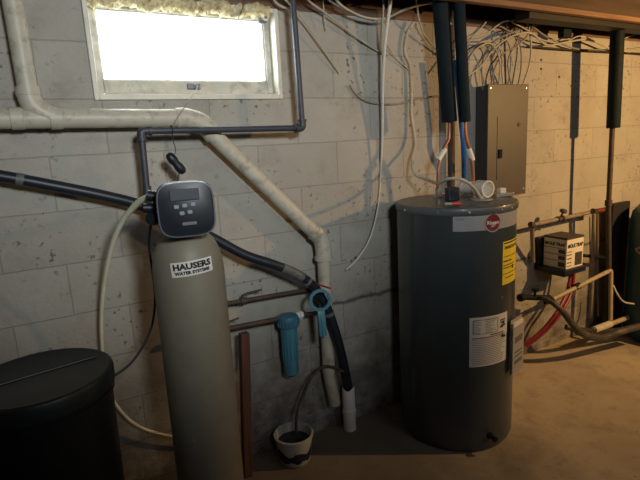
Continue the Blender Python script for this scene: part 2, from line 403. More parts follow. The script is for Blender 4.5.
# window: outer frame set in the opening, inner sash, pane
def ring(bm, x0, x1, z0, z1, w, y0, y1, bev=0.003, wb=None):
    wb = wb or w
    box(bm, x0, x0 + w, y0, y1, z0, z1, bev); box(bm, x1 - w, x1, y0, y1, z0, z1, bev)
    box(bm, x0 + w, x1 - w, y0, y1, z0, z0 + wb, bev); box(bm, x0 + w, x1 - w, y0, y1, z1 - w, z1, bev)
b = B(); ring(b, wx0 + 0.001, wx1 - 0.001, wz0 + 0.001, WZ - 0.001, 0.018, -0.012, 0.13, 0.003, 0.022)
wf = struct('window_1', b, M['wintrim'], origin=(0.6, 0, wz0))
b = B(); ring(b, wx0 + 0.020, wx1 - 0.020, wz0 + 0.03, WZ - 0.012, 0.026, 0.045, 0.085, 0.005, 0.05)
o = obj('window_sash', b, M['winwood'], wf)
b = B(); ring(b, wx0 + 0.044, wx1 - 0.044, wz0 + 0.078, WZ - 0.036, 0.007, 0.054, 0.096, 0.002)
obj('glazing_bead', b, M['winwood'], o)
b = B(); box(b, wx0 + 0.055, wx1 - 0.055, 0.068, 0.072, wz0 + 0.06, WZ - 0.045); obj('pane', b, M['pane'], wf)
b = B(); box(b, 0.565, 0.62, 0.034, 0.046, wz0 + 0.045, wz0 + 0.07, 0.004); box(b, 0.588, 0.602, 0.02, 0.036, wz0 + 0.05, wz0 + 0.065, 0.003)
obj('latch', b, M['latch'], wf)
b = B(); box(b, 0.895, 0.935, 0.02, 0.046, WZ - 0.055, WZ - 0.02, 0.006); lathe(b, [(0, 0), (0.008, 0), (0.008, 0.03), (0, 0.03)], (0.915, 0.02, WZ - 0.037), 12, ax=(0, -1, 0))
obj('hinge', b, M['latch'], wf)

# fibreglass stuffed above the sash: a lumpy batt with wisps
b = B(); nx, na = 70, 10
rows = []
for i in range(nx + 1):
    t = i / nx; x = wx0 + 0.02 + (wx1 - wx0 - 0.06) * t
    r = 0.029 + 0.003 * math.sin(i * 0.9) + random.uniform(-0.004, 0.004)
    cz = WZ - 0.012 - 0.006 * math.sin(i * 0.37)
    rows.append([b.verts.new((x, 0.015 + 1.3 * r * math.cos(2 * math.pi * k / na) * random.uniform(0.8, 1.2), cz + r * math.sin(2 * math.pi * k / na) * random.uniform(0.75, 1.2))) for k in range(na)])
for a, c in zip(rows, rows[1:]):
    for k in range(na): b.faces.new((a[k], a[(k + 1) % na], c[(k + 1) % na], c[k]))
b.faces.new(rows[0]); b.faces.new(rows[-1][::-1])
for i in range(46):
    x = random.uniform(wx0 + 0.03, wx1 - 0.05); L_ = random.uniform(0.008, 0.026)
    tube(b, spline([(x, 0.0, WZ - 0.025), (x + random.uniform(-.01, .01), -0.012, WZ - 0.03 - L_ * .5), (x + random.uniform(-.014, .014), 0.0, WZ - 0.03 - L_)], 4), 0.0011, 5)
tag(obj('insulation_batt', b, M['insul'], smooth=60), 'yellow fluffy fibreglass insulation stuffed along the top of the window', 'insulation')

# ================================================================== PIPES ON THE BACK WALL
# big cream drain pipe
DP = 0.075
t = thing('drain_pipe', P(190, 118, DP), 'fat cream painted drain pipe crossing under the window and bending down', 'pipe')
A0 = P(-60, 119, DP); A1 = P(186, 118, DP); A2 = P(322, 240, DP); A3 = P(329, 372, DP)
obj('pipe_run', tube(B(), [A0] + [P(30, 118.5, DP), A1 + Vector((-0.02, 0, 0))], 0.034, 24), M['pvc_cream'], t, 50)
obj('elbow', tube(B(), spline([A1 + Vector((-0.04, 0, 0)), A1, P(203, 124, DP), P(214, 136, DP)], 8), 0.0385, 24), M['pvc_cream'], t, 50)
obj('pipe_run', tube(B(), [P(208, 130, DP), A2], 0.033, 24), M['pvc_cream'], t, 50)
b = B(); d = (A2 - P(208, 130, DP)).normalized()
tube(b, spline([A2 - d * 0.06, A2 - d * 0.01, A2 + Vector((0.004, 0, -0.045)), A2 + Vector((0.004, 0, -0.09))], 8), 0.038, 24)
lathe(b, [(0.033, 0), (0.043, 0.004), (0.043, 0.02), (0.033, 0.024)], A2 + Vector((0.004, 0, -0.1)), 24)
obj('elbow', b, M['pvc_cream'], t, 50)
obj('pipe_run', tube(B(), [A2 + Vector((0.004, 0, -0.05)), A3], 0.031, 24), M['pvc_cream'], t, 50)
b = tube(B(), spline([A3 + Vector((0, 0, 0.03)), A3 + Vector((0.0, 0, -0.02)), P(333, 394, DP), P(335, 404, DP)], 8), 0.028, 24)
obj('lower_bend', b, M['pvc_cream'], t, 50)
# the vertical soil stack joining at the left
t = thing('vent_pipe', P(40, 108, DP), 'cream vertical pipe at upper left dropping into the big drain pipe', 'pipe')
V0 = P(8, -25, DP); V1 = P(29, 96, DP)
obj('pipe_run', seg(V0, V1, 0.031, n=24), M['pvc_cream'], t, 50)
b = B(); tube(b, spline([V1 + (V0 - V1).normalized() * 0.03, V1, P(34, 106, DP), P(46, 114, DP), P(54, 117, DP)], 8), 0.037, 24)
obj('sweep_bend', b, M['pvc_cream'], t, 50)
b = lathe(B(), [(0.031, -0.012), (0.0395, -0.010), (0.0395, 0.010), (0.031, 0.012)], V1 + (V0 - V1).normalized() * .012, 24, ax=(V0 - V1)); obj('coupling', b, M['pvc_cream'], t, 40)
for px in (17, 56):
    c = P(px, 118.5, DP); b = lathe(B(), [(0.033, -0.02), (0.0375, -0.018), (0.0375, 0.018), (0.033, 0.02)], c, 24, ax=(1, 0, 0)); obj('coupling', b, M['pvc_cream'], t, 40)

# small galvanised water line
t = thing('water_pipe', P(303, 128, 0.14), 'thin grey steel water pipe running below the window with two square bends', 'pipe')
pts = [P(291, -25, .14), P(302.5, 128, .14), P(141, 131, .14), P(147, 192, .14)]
obj('pipe_run', tube(B(), rounded(pts, 0.02), 0.0125, 16), M['galv'], t, 50)
for q, (d1, d2) in zip((pts[1], pts[2]), ((Vector((0, 0, 1)), Vector((-1, 0, 0))), (Vector((1, 0, 0)), Vector((0, 0, -1))))):
    b = B(); tube(b, rounded([q + d1 * 0.034, q, q + d2 * 0.034], 0.02), 0.0165, 16)
    for dd in (d1, d2): lathe(b, [(0.012, 0.026), (0.0195, 0.027), (0.0195, 0.036), (0.012, 0.037)], q, 16, ax=dd)
    obj('elbow', b, M['galv'], t, 40)
obj('elbow', tube(B(), rounded([P(147, 186, .14), P(148, 206, .14), P(158, 210, .40)], 0.03), 0.0155, 16), M['galv'], t, 40)

# wire holding the black pod
t = thing('hanging_sensor', P(176, 164, .16), 'small black two lobed plug hanging on a wire above the softener head', 'sensor')
b = B(); c = P(176, 163.5, .16)
ax = (P(181.5, 170, .16) - P(170.5, 157, .16)); ln = ax.length; ax.normalize()
prof = [(0, -ln / 2 - .016), (0.010, -ln / 2 - .014), (0.0165, -ln / 2 - .004), (0.018, -ln * .25), (0.0145, 0), (0.018, ln * .25), (0.0165, ln / 2 + .004), (0.010, ln / 2 + .014), (0, ln / 2 + .016)]
lathe(b, prof, c, 20, ax=ax); obj('pod', b, M['head'], t, 50)
b = tube(B(), spline([P(171.5, 126, .135), P(173, 140, .16), P(175.5, 150, .16), P(173, 158, .16)], 6), 0.0018, 6)
tube(b, spline([P(181, 170, .16), P(178, 178, .2), P(179, 187, .3)], 6), 0.0018, 6); 
lathe(b, [(0.0155, -0.002), (0.0175, 0), (0.0155, 0.002), (0.0145, 0)], P(171.5, 129.8, .14), 14, ax=(1, 0, 0)); obj('wire', b, M['cableblack'], t, 50)
b = tube(B(), spline([P(198, 84, -.02), P(196, 90, 0.02), P(189, 101, .13), P(182, 111, .15), P(173, 125, .158)], 6), 0.0016, 6)
tag(obj('loose_wire', b, M['cablegrey'], smooth=50), 'short thin wire dangling from the window latch to the steel pipe', 'wire')
b = tube(B(), spline([P(247, -12, .05), P(244, 4, .05), P(238, 19, .05)], 6), 0.0014, 6)
tag(obj('loose_wire', b, M['cableblack'], smooth=50), 'thin dark wire hanging over the upper right of the window', 'wire')

# black sleeved discharge hose
HO = .14
hp = [P(-70, 166, .08), P(0, 176, .08), P(60, 187, .08), P(105, 196, .08), P(140, 205, .08), P(180, 221, .085), P(215, 239, .10), P(245, 255, .12), P(275, 265, HO), P(300, 276, HO), P(316, 289, HO), P(327, 309, HO), P(336, 335, HO), P(343, 362, .11), P(348.5, 390, .075)]
t = thing('discharge_hose', hp[-1], 'long black sleeved hose sagging from the left edge down into the white stub pipe', 'hose')
sp = spline(hp, 8); obj('hose', tube(B(), sp, [0.0205 + (0.0035 if i > 86 else 0) for i in range(len(sp))], 20), M['foamblue'], t, 50)
for i0, i1, r, m in ((66, 73, 0.0225, 'tape'), (75, 76, 0.0225, 'steel'), (10, 11, .022, 'tape'), (89, 90, .026, 'tape')):
    obj('tape_wrap' if m == 'tape' else 'hose_clamp', tube(B(), sp[i0:i1 + 1], r, 20), M[m], t, 50)
# white stub pipe in the floor
c = P(350, 428, .07); c.z = 0
t = thing('standpipe', c, 'short white plastic stub pipe standing in the floor at the end of the black hose', 'pipe')
lathe(B(), [(0, 0)], c) if False else None
b = lathe(B(), [(0.032, 0.0), (0.032, 0.235), (0.028, 0.24), (0.028, 0.21), (0.0, 0.21)], c, 28); obj('pipe_run', b, M['white'], t, 40)
b = lathe(B(), [(0.032, 0.085), (0.036, 0.088), (0.036, 0.112), (0.032, 0.115)], c, 28); obj('coupling', b, M['white'], t, 40)

# lower iron lines with valves
def lever_valve(t, c, axis, size, lever_to, matv, matl):
    b = lathe(B(), [(0, -size * 1.6), (size * .8, -size * 1.6), (size * .8, -size), (size * 1.15, -size * .7), (size * 1.15, size * .7), (size * .8, size), (size * .8, size * 1.6), (0, size * 1.6)], c, 16, ax=axis)
    lathe(b, [(size * .45, 0), (size * .45, size * 1.9), (0, size * 1.9)], c, 12, ax=(0, 0, 1)); obj('valve_body', b, M[matv], t, 40)
    a = Vector(c) + Vector((0, 0, size * 1.75)); l = Vector(lever_to); mid = a.lerp(l, .3) + Vector((0, 0, size * .35))
    b = tube(B(), spline([a, mid, l], 6), [size * .38] * 4 + [size * .3] * 9, 8); obj('valve_lever', b, M[matl], t, 50)
t = thing('iron_pipe', P(260, 298, .06), 'upper rusty iron pipe with a small lever valve behind the tall tank', 'pipe')
obj('pipe_run', seg(P(196, 309, .06), P(312, 289, .06), 0.0105), M['rusty'], t, 50)
lever_valve(t, P(243, 301, .06), (1, 0, .0), 0.014, P(262, 289.5, .07), 'rusty', 'rusty')
lever_valve(t, P(312, 289.5, .06), (1, 0, 0), 0.015, P(331, 288.5, .235), 'rusty', 'redlever')
t = thing('iron_pipe', P(250, 325, .08), 'lower rusty iron pipe feeding the blue filter housing', 'pipe')
obj('pipe_run', seg(P(196, 335, .09), P(278, 319, .09), 0.0115), M['rusty'], t, 50)
lever_valve(t, P(228, 328.5, .09), (1, 0, 0), 0.013, P(239, 318, .10), 'rusty', 'rusty')
# blue filter housing
c = P(288, 318, .09)
t = thing('water_filter', c - Vector((0, 0, .27)), 'light blue cylindrical water filter housing hanging on the iron pipe', 'filter')
b = lathe(B(), [(0, -0.285), (0.022, -0.283), (0.033, -0.272), (0.0375, -0.05), (0.0375, -0.035), (0, -0.035)], c, 28)
for k in range(14):
    a = 2 * math.pi * k / 14; box(b, c.x + .036 * math.cos(a) - .002, c.x + .036 * math.cos(a) + .002, c.y + .036 * math.sin(a) - .002, c.y + .036 * math.sin(a) + .002, c.z - .2, c.z - .06)
obj('sump', b, M['blue'], t, 40)
b = lathe(B(), [(0, -0.038), (0.047, -0.038), (0.05, -0.03), (0.05, 0.0), (0.046, 0.012), (0.02, 0.02), (0, 0.02)], c, 28)
for k in range(20):
    a = 2 * math.pi * k / 20; box(b, c.x + .049 * math.cos(a) - .003, c.x + .049 * math.cos(a) + .003, c.y + .049 * math.sin(a) - .003, c.y + .049 * math.sin(a) + .003, c.z - .032, c.z - .004)
obj('cap', b, M['bluedk'], t, 40)
b = seg(c + Vector((.04, 0, 0)), c + Vector((.075, 0, 0)), .017); lathe(b, [(0, 0), (.022, 0), (.022, .014), (0, .014)], c + Vector((.055, 0, 0)), 6, ax=(1, 0, 0)); obj('outlet_fitting', b, M['white'], t, 40)
b = seg(c + Vector((.07, 0, 0)), P(316, 313, .09), .010); obj('outlet_pipe', b, M['galv'], t, 40)
# filter wrench hanging from the red lever
c = P(320, 300, .205)
t = thing('filter_wrench', c, 'blue ring shaped filter wrench hanging round the black hose', 'wrench')
b = B(); q = frame_mx(c, (1, -.25, 0), (0, .15, 1)); n = 36
rr = []
for i in range(n):
    a = 2 * math.pi * i / n; loc = []
    for (dr, dz) in ((-.007, -.008), (.007, -.008), (.007, .008), (-.007, .008)):
        loc.append(b.verts.new(q @ Vector(((.043 + dr + (.003 if i % 3 == 0 else 0)) * math.cos(a), (.043 + dr) * math.sin(a), dz))))
    rr.append(loc)
for i in range(n):
    A, C_ = rr[i], rr[(i + 1) % n]
    for k in range(4): b.faces.new((A[k], A[(k + 1) % 4], C_[(k + 1) % 4], C_[k]))
obj('ring', b, M['blue'], t, 30)
b = B(); box(b, -.017, .017, -.165, -.046, -.005, .005, .003, q); box(b, -.004, .004, -.175, -.06, -.008, .008, .002, q); obj('handle', b, M['blue'], t, 30)
# wooden post
c = P(244, 333, .12); c.z = 0; top = P(244, 333, .12).z
b = B(); box(b, c.x - .020, c.x + .020, c.y - .019, c.y + .019, 0.001, top, .003)
lean = P(245.5, 455, .12).x - c.x
for v in b.verts: v.co.x += lean * (1 - v.co.z / top)
tag(obj('wooden_post', b, M['post'], origin=c), 'reddish brown wooden post standing behind the tall beige tank', 'post')

# ================================================================== WHITE PAIL
c = Vector((.855, -.135, 0))
t = thing('bucket', c, 'small white plastic pail of dark water on the floor by the wall', 'bucket')
b = lathe(B(), [(0, 0.003), (0.070, 0.003), (0.074, 0.008), (0.088, 0.128), (0.094, 0.130), (0.094, 0.140), (0.086, 0.141), (0.084, 0.13), (0.071, 0.012), (0, 0.012)], c, 40)
obj('pail', b, M['bucket'], t, 35)
b = lathe(B(), [(0, 0.098), (0.0795, 0.098), (0.079, 0.093), (0, 0.093)], c, 40); obj('water', b, M['water'], t)
b = bmesh.new(); nn = 40
lo = [b.verts.new((-.10 + .20 * i / nn, -.052 + .006 * math.sin(i * .5) + random.uniform(-.003, .003), 0)) for i in range(nn + 1)]
hi = [b.verts.new((-.10 + .20 * i / nn, .008 - .018 * math.sin(math.pi * i / nn) + .009 * math.sin(i * .35) + random.uniform(-.003, .003), 0)) for i in range(nn + 1)]
for i in range(nn): b.faces.new((lo[i], lo[i + 1], hi[i + 1], hi[i]))
wrap(b, c, .080, math.radians(-112), .078, .0)
for v in b.verts:
    dv = Vector((v.co.x - c.x, v.co.y - c.y)); rad = .0735 + .0895 * 0 + (v.co.z - .008) / .120 * .014 + .0012; dv = dv.normalized() * rad; v.co.x = c.x + dv.x; v.co.y = c.y + dv.y
obj('printed_patch', b, M['foamblue'], t, label='dark irregular printed patch')
b = tube(B(), spline([P(296, 432, .14), P(297, 415, .14), P(303, 395, .13), P(312, 376, .12), P(323, 367, .11), P(334, 367.5, .115), P(343, 371, .115)], 8), .0075, 12)
tag(obj('drain_hose', b, M['greyhose'], smooth=50), 'thin brown grey hose arching from the pail to the black hose', 'hose')

# ================================================================== SOFTENER TANK
TC = Vector((.372, -.468, 0)); TR = .1145
t = thing('softener_tank', TC, 'tall beige fibreglass softener tank with a black control head', 'tank')
b = lathe(B(), [(0, 0.0), (0.116, 0.0), (0.118, 0.01), (0.118, 0.09), (0.116, 0.10), (TR, 0.11), (TR, 1.085), (.112, 1.115), (.105, 1.15), (.091, 1.183), (.070, 1.208), (.042, 1.222), (0, 1.226)], TC, 56)
obj('tank_body', b, M['tank'], t, 40)
b = lathe(B(), [(.040, 1.22), (.048, 1.222), (.048, 1.25), (.038, 1.255), (.038, 1.275), (0, 1.275)], TC, 32)
for s in (-1, 1): lathe(b, [(0, 0), (.024, 0), (.026, .02), (.022, .045), (0, .045)], TC + Vector((.03 * s, .04, 1.26)), 20, ax=(s * .3, 1, 0))
obj('valve_neck', b, M['head'], t, 40)
# control head
yaw = math.radians(-10); hx = Vector((math.cos(yaw), math.sin(yaw), 0)); hc = P(186.5, 209.5, .60)
hn = Vector((math.sin(yaw), -math.cos(yaw), 0))
HM = frame_mx(hc, hx, (0, 0, 1))       # local z points along x cross up = toward the viewer
def superbox(bm, w, h, z0, z1, p=4.2, n=64, Mx=None, taper=1.0, mid=None):
    rings = []
    prof = [(z0, taper), (z0 + (z1 - z0) * .5, 1.0), (z1 - .008, 1.0), (z1 - .002, .975), (z1, .93)]
    for z, s in prof:
        r = []
        for i in range(n):
            a = 2 * math.pi * i / n; ca, sa = math.cos(a), math.sin(a)
            x = w / 2 * s * math.copysign(abs(ca) ** (2 / p), ca); y = h / 2 * s * math.copysign(abs(sa) ** (2 / p), sa)
            y = y * (1 - .03 * (x / (w / 2)) ** 2) 
            v = Vector((x, y, z)); r.append(bm.verts.new(Mx @ v if Mx else v))
        rings.append(r)
    for A, C_ in zip(rings, rings[1:]):
        for i in range(n): bm.faces.new((A[i], A[(i + 1) % n], C_[(i + 1) % n], C_[i]))
    bm.faces.new(rings[0][::-1]); bm.faces.new(rings[-1]); return bm
HWd, HHt = .165, .165
hd = obj('control_head', superbox(B(), HWd, HHt, -.10, .0, Mx=HM, taper=.86), M['head'], t, 40)
b = bmesh.new(); n = 64; prof = [(.1, .0), (0, .003)]
rings = []
for sc_, z in ((1.0, -.012), (1.012, -.004), (.985, .003), (.955, .0035), (.95, .0)):
    r = []
    for i in range(n):
        a = 2 * math.pi * i / n; ca, sa = math.cos(a), math.sin(a); p = 4.2
        x = HWd / 2 * sc_ * math.copysign(abs(ca) ** (2 / p), ca); y = HHt / 2 * sc_ * math.copysign(abs(sa) ** (2 / p), sa); y *= 1 - .03 * (x / (HWd / 2)) ** 2
        r.append(b.verts.new(HM @ Vector((x, y, z))))
    rings.append(r)
for A, C_ in zip(rings, rings[1:]):
    for i in range(n): b.faces.new((A[i], A[(i + 1) % n], C_[(i + 1) % n], C_[i]))
obj('face_rim', b, M['headedge'], hd, 40, label='grey rim of the head cover')
b = B(); box(b, -.044, .040, .027, .061, 0, .004, .003, HM); obj('screen', b, M['lcd'], hd)
for (bx, by) in ((-.028, .010), (-.004, .012), (.020, .014), (-.014, -.010), (.009, -.008)):
    b = B(); box(b, bx - .0072, bx + .0072, by - .0058, by + .0058, 0, .004, .002, HM); obj('button', b, M['button'], hd)
b = B(); box(b, -.016, .026, -.047, -.037, 0, .002, .001, HM); obj('nameplate', b, M['greyink'], hd)
# side port and black fittings at the left of the head
b = B(); c = P(160, 208, .50)
lathe(b, [(0, 0), (.018, 0), (.022, .006), (.022, .03), (.014, .034), (.014, .06), (0, .06)], P(164, 208, .5), 18, ax=(-1, .2, .1))
lathe(b, [(0, 0), (.016, 0), (.02, .006), (.02, .024), (0, .026)], P(156, 218, .5), 18, ax=(-.6, -.6, 0))
tube(b, rounded([P(160, 206, .48), P(151, 212, .46), P(151, 222, .46)], .015), .012, 14)
lathe(b, [(0, 0), (.017, 0), (.017, .03), (0, .03)], P(158, 197, .5), 16, ax=(-1, .3, .25)); obj('side_port', b, M['head'], t, 40)
# label
ta = math.atan2(CAM.y - TC.y, CAM.x - TC.x)
la = ta + .10; lz = 1.118
b = wrap(rect_bm(-.066, .066, -.023, .023, 18, 1), TC, TR, la, lz, .0004, .06, .0006); lb = obj('sticker', b, M['paper'], t)
b = wrap(text_bm('HAUSERS', .0255, .0013, 1.12), TC, TR, la, lz + .007, .0018, .06); obj('lettering', b, M['ink'], lb)
b = wrap(text_bm('WATER SYSTEMS', .0135, .0008, 1.05), TC, TR, la, lz - .0125, .0018, .06); obj('lettering', b, M['ink'], lb)
# tubes
pts = [P(158, 195, .49), P(148, 197.5, .46), P(137, 204, .40), P(124, 219, .32), P(114, 240, .25), P(107, 268, .18), P(102, 305, .12), P(102, 345, .09), P(107, 385, .07), P(120, 410, .06), P(140, 427, .05), P(170, 436, .05), P(205, 440, .05)]
b = tube(B(), spline(pts, 8), [.0125 - .006 * min(1, i / 50) for i in range(12 * 8 + 1)], 12)
tag(obj('drain_tube', b, M['tubeclear'], smooth=50), 'milky plastic tube looping left from the softener head down the wall', 'tube')
pts = [P(151, 222, .46), P(149, 245, .40), P(153, 275, .34), P(155, 300, .32), P(152, 325, .32), P(143, 346, .33), P(130, 364, .34), P(112, 377, .345), P(103, 380, .345)]
b = tube(B(), spline(pts, 8), .0042, 10)
tag(obj('brine_tube', b, M['foamblue'], smooth=50), 'thin blue black tube running from softener head to the black bin', 'tube')

# ================================================================== BLACK BRINE BIN
c = Vector((-.101, -.356, 0)); R0 = .215
t = thing('brine_bin', c, 'round black plastic brine bin with a flat lid at lower left', 'bin')
b = lathe(B(), [(0, 0), (.185, 0), (.192, .008), (.205, .74), (.210, .745), (.210, .765), (0, .765)], c, 72); obj('bin_body', b, M['bin'], t, 35)
b = lathe(B(), [(.208, .748), (.2155, .748), (.2165, .758), (.2165, .792), (.213, .801), (.205, .805), (.198, .8035), (.192, .800), (0, .802)], c, 72)
lid = obj('lid', b, M['binlid'], t, 35)
b = B()
tube(b, [(c.x - .17, c.y - .01, .8025), (c.x + .165, c.y + .05, .8025)], .004, 8); obj('lid_seam', b, M['binlid'], lid)
b = lathe(B(), [(.2085, .722), (.2115, .724), (.2115, .730), (.2085, .732)], c, 72); obj('bin_rim', b, M['bin'], t, 35)

# ================================================================== WATER HEATER
HC = Vector((1.700, -.322, 0)); HR = .277
t = thing('water_heater', HC, 'dark grey cylindrical electric water heater standing on the floor', 'water heater')
b = lathe(B(), [(0, .0), (.262, .0), (.270, .012), (.270, .03), (HR, .034), (HR, 1.14), (0, 1.14)], HC, 96); obj('jacket', b, M['heater'], t, 35)
b = lathe(B(), [(HR, 1.136), (.2805, 1.136), (.283, 1.140), (.283, 1.160), (.2805, 1.166), (.274, 1.170), (.266, 1.168), (.15, 1.178), (0, 1.182)], HC, 96); obj('lid', b, M['heatertop'], t, 35)
ca = math.atan2(CAM.y - HC.y, CAM.x - HC.x)
D = math.radians
# silver band with round badge
b = wrap(rect_bm(0, HR * D(92), -.0325, .0325, 40, 1), HC, HR, ca - D(2), 1.100, .0004, 0, .0005); band = obj('front_sticker', b, M['band'], t, 30)
b = bmesh.new(); bmesh.ops.create_circle(b, cap_ends=True, segments=40, radius=.036); bmesh.ops.triangulate(b, faces=b.faces[:])
badge_a = ca + D(34.5)
b = wrap(b, HC, HR, badge_a, 1.098, .0016); bad = obj('badge', b, M['red'], band, label='round red badge')
b = bmesh.new(); n = 40; r1 = [b.verts.new((.042 * math.cos(2 * math.pi * i / n), .042 * math.sin(2 * math.pi * i / n), 0)) for i in range(n)]; r2 = [b.verts.new((.0365 * math.cos(2 * math.pi * i / n), .0365 * math.sin(2 * math.pi * i / n), 0)) for i in range(n)]
for i in range(n): b.faces.new((r1[i], r1[(i + 1) % n], r2[(i + 1) % n], r2[i]))
b = wrap(b, HC, HR, badge_a, 1.098, .0014); obj('badge_ring', b, M['band'], band)
b = wrap(text_bm('Rheem', .0225, .0004), HC, HR, badge_a, 1.098, .0026); obj('lettering', b, M['white'], bad)
b = wrap(text_bm('CLASSIC', .010, .0002, 1.1), HC, HR, ca + D(3.5), 1.121, .0016); obj('lettering', b, M['greyink'], band)
# screws along the lid
for k, a in enumerate((-52, -15, 12, 43, 58, 73)):
    aa = ca + D(a); q = HC + Vector((.283 * math.cos(aa), .283 * math.sin(aa), 1.149))
    b = lathe(B(), [(0, .004), (.004, .003), (.0055, 0), (0, 0)], q, 10, ax=(math.cos(aa), math.sin(aa), 0)); obj('screw', b, M['steel'], t, 40)
# yellow guide
ya = ca + D(62)
b = wrap(rect_bm(-.0725, .0725, -.099, .099, 14, 1), HC, HR, ya, .905, .0004, 0, .0005); yl = obj('energy_sticker', b, M['yellow'], t, label='yellow energy sticker')
b = bmesh.new()
for (x0, x1, y0, y1) in ((-.068, .068, .088, .094), (-.068, .068, .028, .031), (-.068, .068, -.05, -.047), (-.068, .0, .006, .012), (-.068, .03, -.012, -.008), (-.068, .03, -.024, -.020), (-.055, .03, -.07, -.066), (.005, .02, -.035, -.018)):
    s_ = rect_bm(x0, x1, y0, y1, 8, 1); merge(b, s_)
obj('printed_lines', wrap(b, HC, HR, ya, .905, .0014), M['ink'], yl)
b = wrap(text_bm('ENERGYGUIDE', .0185, .0006), HC, HR, ya, .905 + .070, .0016); obj('lettering', b, M['ink'], yl)
# white rating sticker
wa = ca + D(34.5); wz = .558
b = wrap(rect_bm(-.104, .104, -.118, .118, 20, 1), HC, HR, wa, wz, .0004, 0, .0005); wl = obj('rating_sticker', b, M['paper'], t, label='white rating sticker')
b = bmesh.new(); rnd = random.Random(3)
for k in range(15):
    y = -.108 + k * .0085; merge(b, rect_bm(-.094, rnd.uniform(.06, .092), y, y + .0022, 10, 1))
for k in range(9):
    y = .042 + k * .0075; merge(b, rect_bm(-.03, rnd.uniform(0, .03), y, y + .002, 4, 1)); merge(b, rect_bm(-.088, rnd.uniform(-.07, -.045), y, y + .002, 4, 1))
merge(b, rect_bm(-.09, -.086, .04, .104)); merge(b, rect_bm(.036, .038, .04, .104)); merge(b, rect_bm(-.09, .038, .104, .106, 8)); merge(b, rect_bm(-.09, .038, .038, .040, 8))
obj('printed_lines', wrap(b, HC, HR, wa, wz, .0014), M['greyink'], wl)
b = bmesh.new()
merge(b, rect_bm(.052, .085, .084, .09, 3)); merge(b, rect_bm(.056, .082, .070, .080, 3)); merge(b, rect_bm(-.005, .075, .027, .032, 8))
for (x, y) in ((.058, .004), (.070, .000), (.052, .050), (.066, .056)):
    merge(b, rect_bm(x, x + .020, y, y + .009, 2)); merge(b, rect_bm(x + .006, x + .014, y + .009, y + .014, 2))
obj('printed_pictograms', wrap(b, HC, HR, wa, wz, .0015), M['ink'], wl)
merge_b = bmesh.new(); merge(merge_b, rect_bm(-.094, .085, .018, .022, 12)); obj('printed_rule', wrap(merge_b, HC, HR, wa, wz, .0015), M['red'], wl)
# drain valve
da = ca + D(35); q = HC + Vector((HR * math.cos(da), HR * math.sin(da), .085))
b = lathe(B(), [(0, 0), (.016, 0), (.016, .006), (.009, .008), (.009, .03), (.013, .031), (.013, .042), (0, .044)], q, 16, ax=(math.cos(da), math.sin(da), 0)); obj('drain_valve', b, M['foam'], t, 40)
# access panels' outlines
for (z0, z1) in ((.25, .45), (.78, .98)):
    pass
# pipe nipples
NL = F(437.5, 193, 1.18); NR = F(471, 189, 1.18)
N_L = Vector((1.585, -.335, 0)); N_R = Vector((1.735, -.31, 0))
N_L = Vector((F(438, 197, 1.18).x, F(438, 197, 1.18).y, 0)); N_R = Vector((F(473, 194, 1.18).x, F(473, 194, 1.18).y, 0))
for q in (N_L, N_R):
    b = lathe(B(), [(.024, 1.172), (.024, 1.186), (.0155, 1.188), (.0155, 1.225), (0, 1.225)], (q.x, q.y, 0), 20); obj('pipe_nipple', b, M['steel'], t, 40)
OFL = -N_L.y; OFR = -N_R.y
# booklet pouch hanging on the right side
pa = ca + D(71); q = HC + Vector((HR * math.cos(pa), HR * math.sin(pa), .49)); nrm = Vector((math.cos(pa), math.sin(pa), 0)); pb = ca + D(60); tang = Vector((-math.sin(pb), math.cos(pb), 0))
PM = frame_mx(q + nrm * .024, tang, tang * .17 + Vector((0, 0, 1)));
bk = thing('manual_pouch', q + nrm * .024 - Vector((0, 0, .12)), 'white instruction booklet in a clear pouch stuck on the heater side', 'booklet')
b = B(); box(b, -.055, .05, -.13, .12, -.006, .004, .002, PM); obj('booklet', b, M['paper'], bk)
b = B(); box(b, -.062, .056, -.135, .10, .0045, .006, 0, PM); box(b, -.062, .056, -.135, .135, -.009, -.0065, 0, PM); obj('pouch_sleeve', b, M['band'], bk)
for (y0, y1) in ((.02, .05), (-.03, -.022), (-.05, -.042), (-.085, -.065)):
    b = B(); box(b, -.042, .036, y0, y1, .0062, .007, 0, PM); obj('printed_strip', b, M['greyink'], bk)

# copper risers with white tags, black foam sleeves
def riser(nip, off, mid, top, label):
    tt = thing('copper_riser', Vector((nip.x, nip.y, 1.225)), label, 'pipe', None)
    pts = [Vector((nip.x, nip.y, 1.2255)), Vector((nip.x, nip.y, 1.262))] + [P(x, y, off + d) for x, y, d in mid] + [P(*top, off)]
    obj('pipe_run', tube(B(), spline(pts, 8), .0085, 14), M['copper'], tt, 50)
    return tt, pts
tl, ptl = riser(N_L, OFL, [(439, 166, .0), (444, 148, .0), (449, 137, .0)], (449.5, 117), 'left copper pipe rising from heater lid, with a slanted white tag')
tr_, ptr = riser(N_R, OFR, [(472, 165, .0), (469, 148, 0), (466, 138, 0)], (465, 117), 'right copper pipe rising from heater lid, with an upright white tag')
for tt, off, a, c_ in ((tl, OFL, (438, 160), (445, 149)), (tr_, OFR, (472.5, 160), (468.5, 148.5))):
    b = tube(B(), [P(*a, off), P(*c_, off)], .0135, 14); obj('paper_tag', b, M['white'], tt, 50)
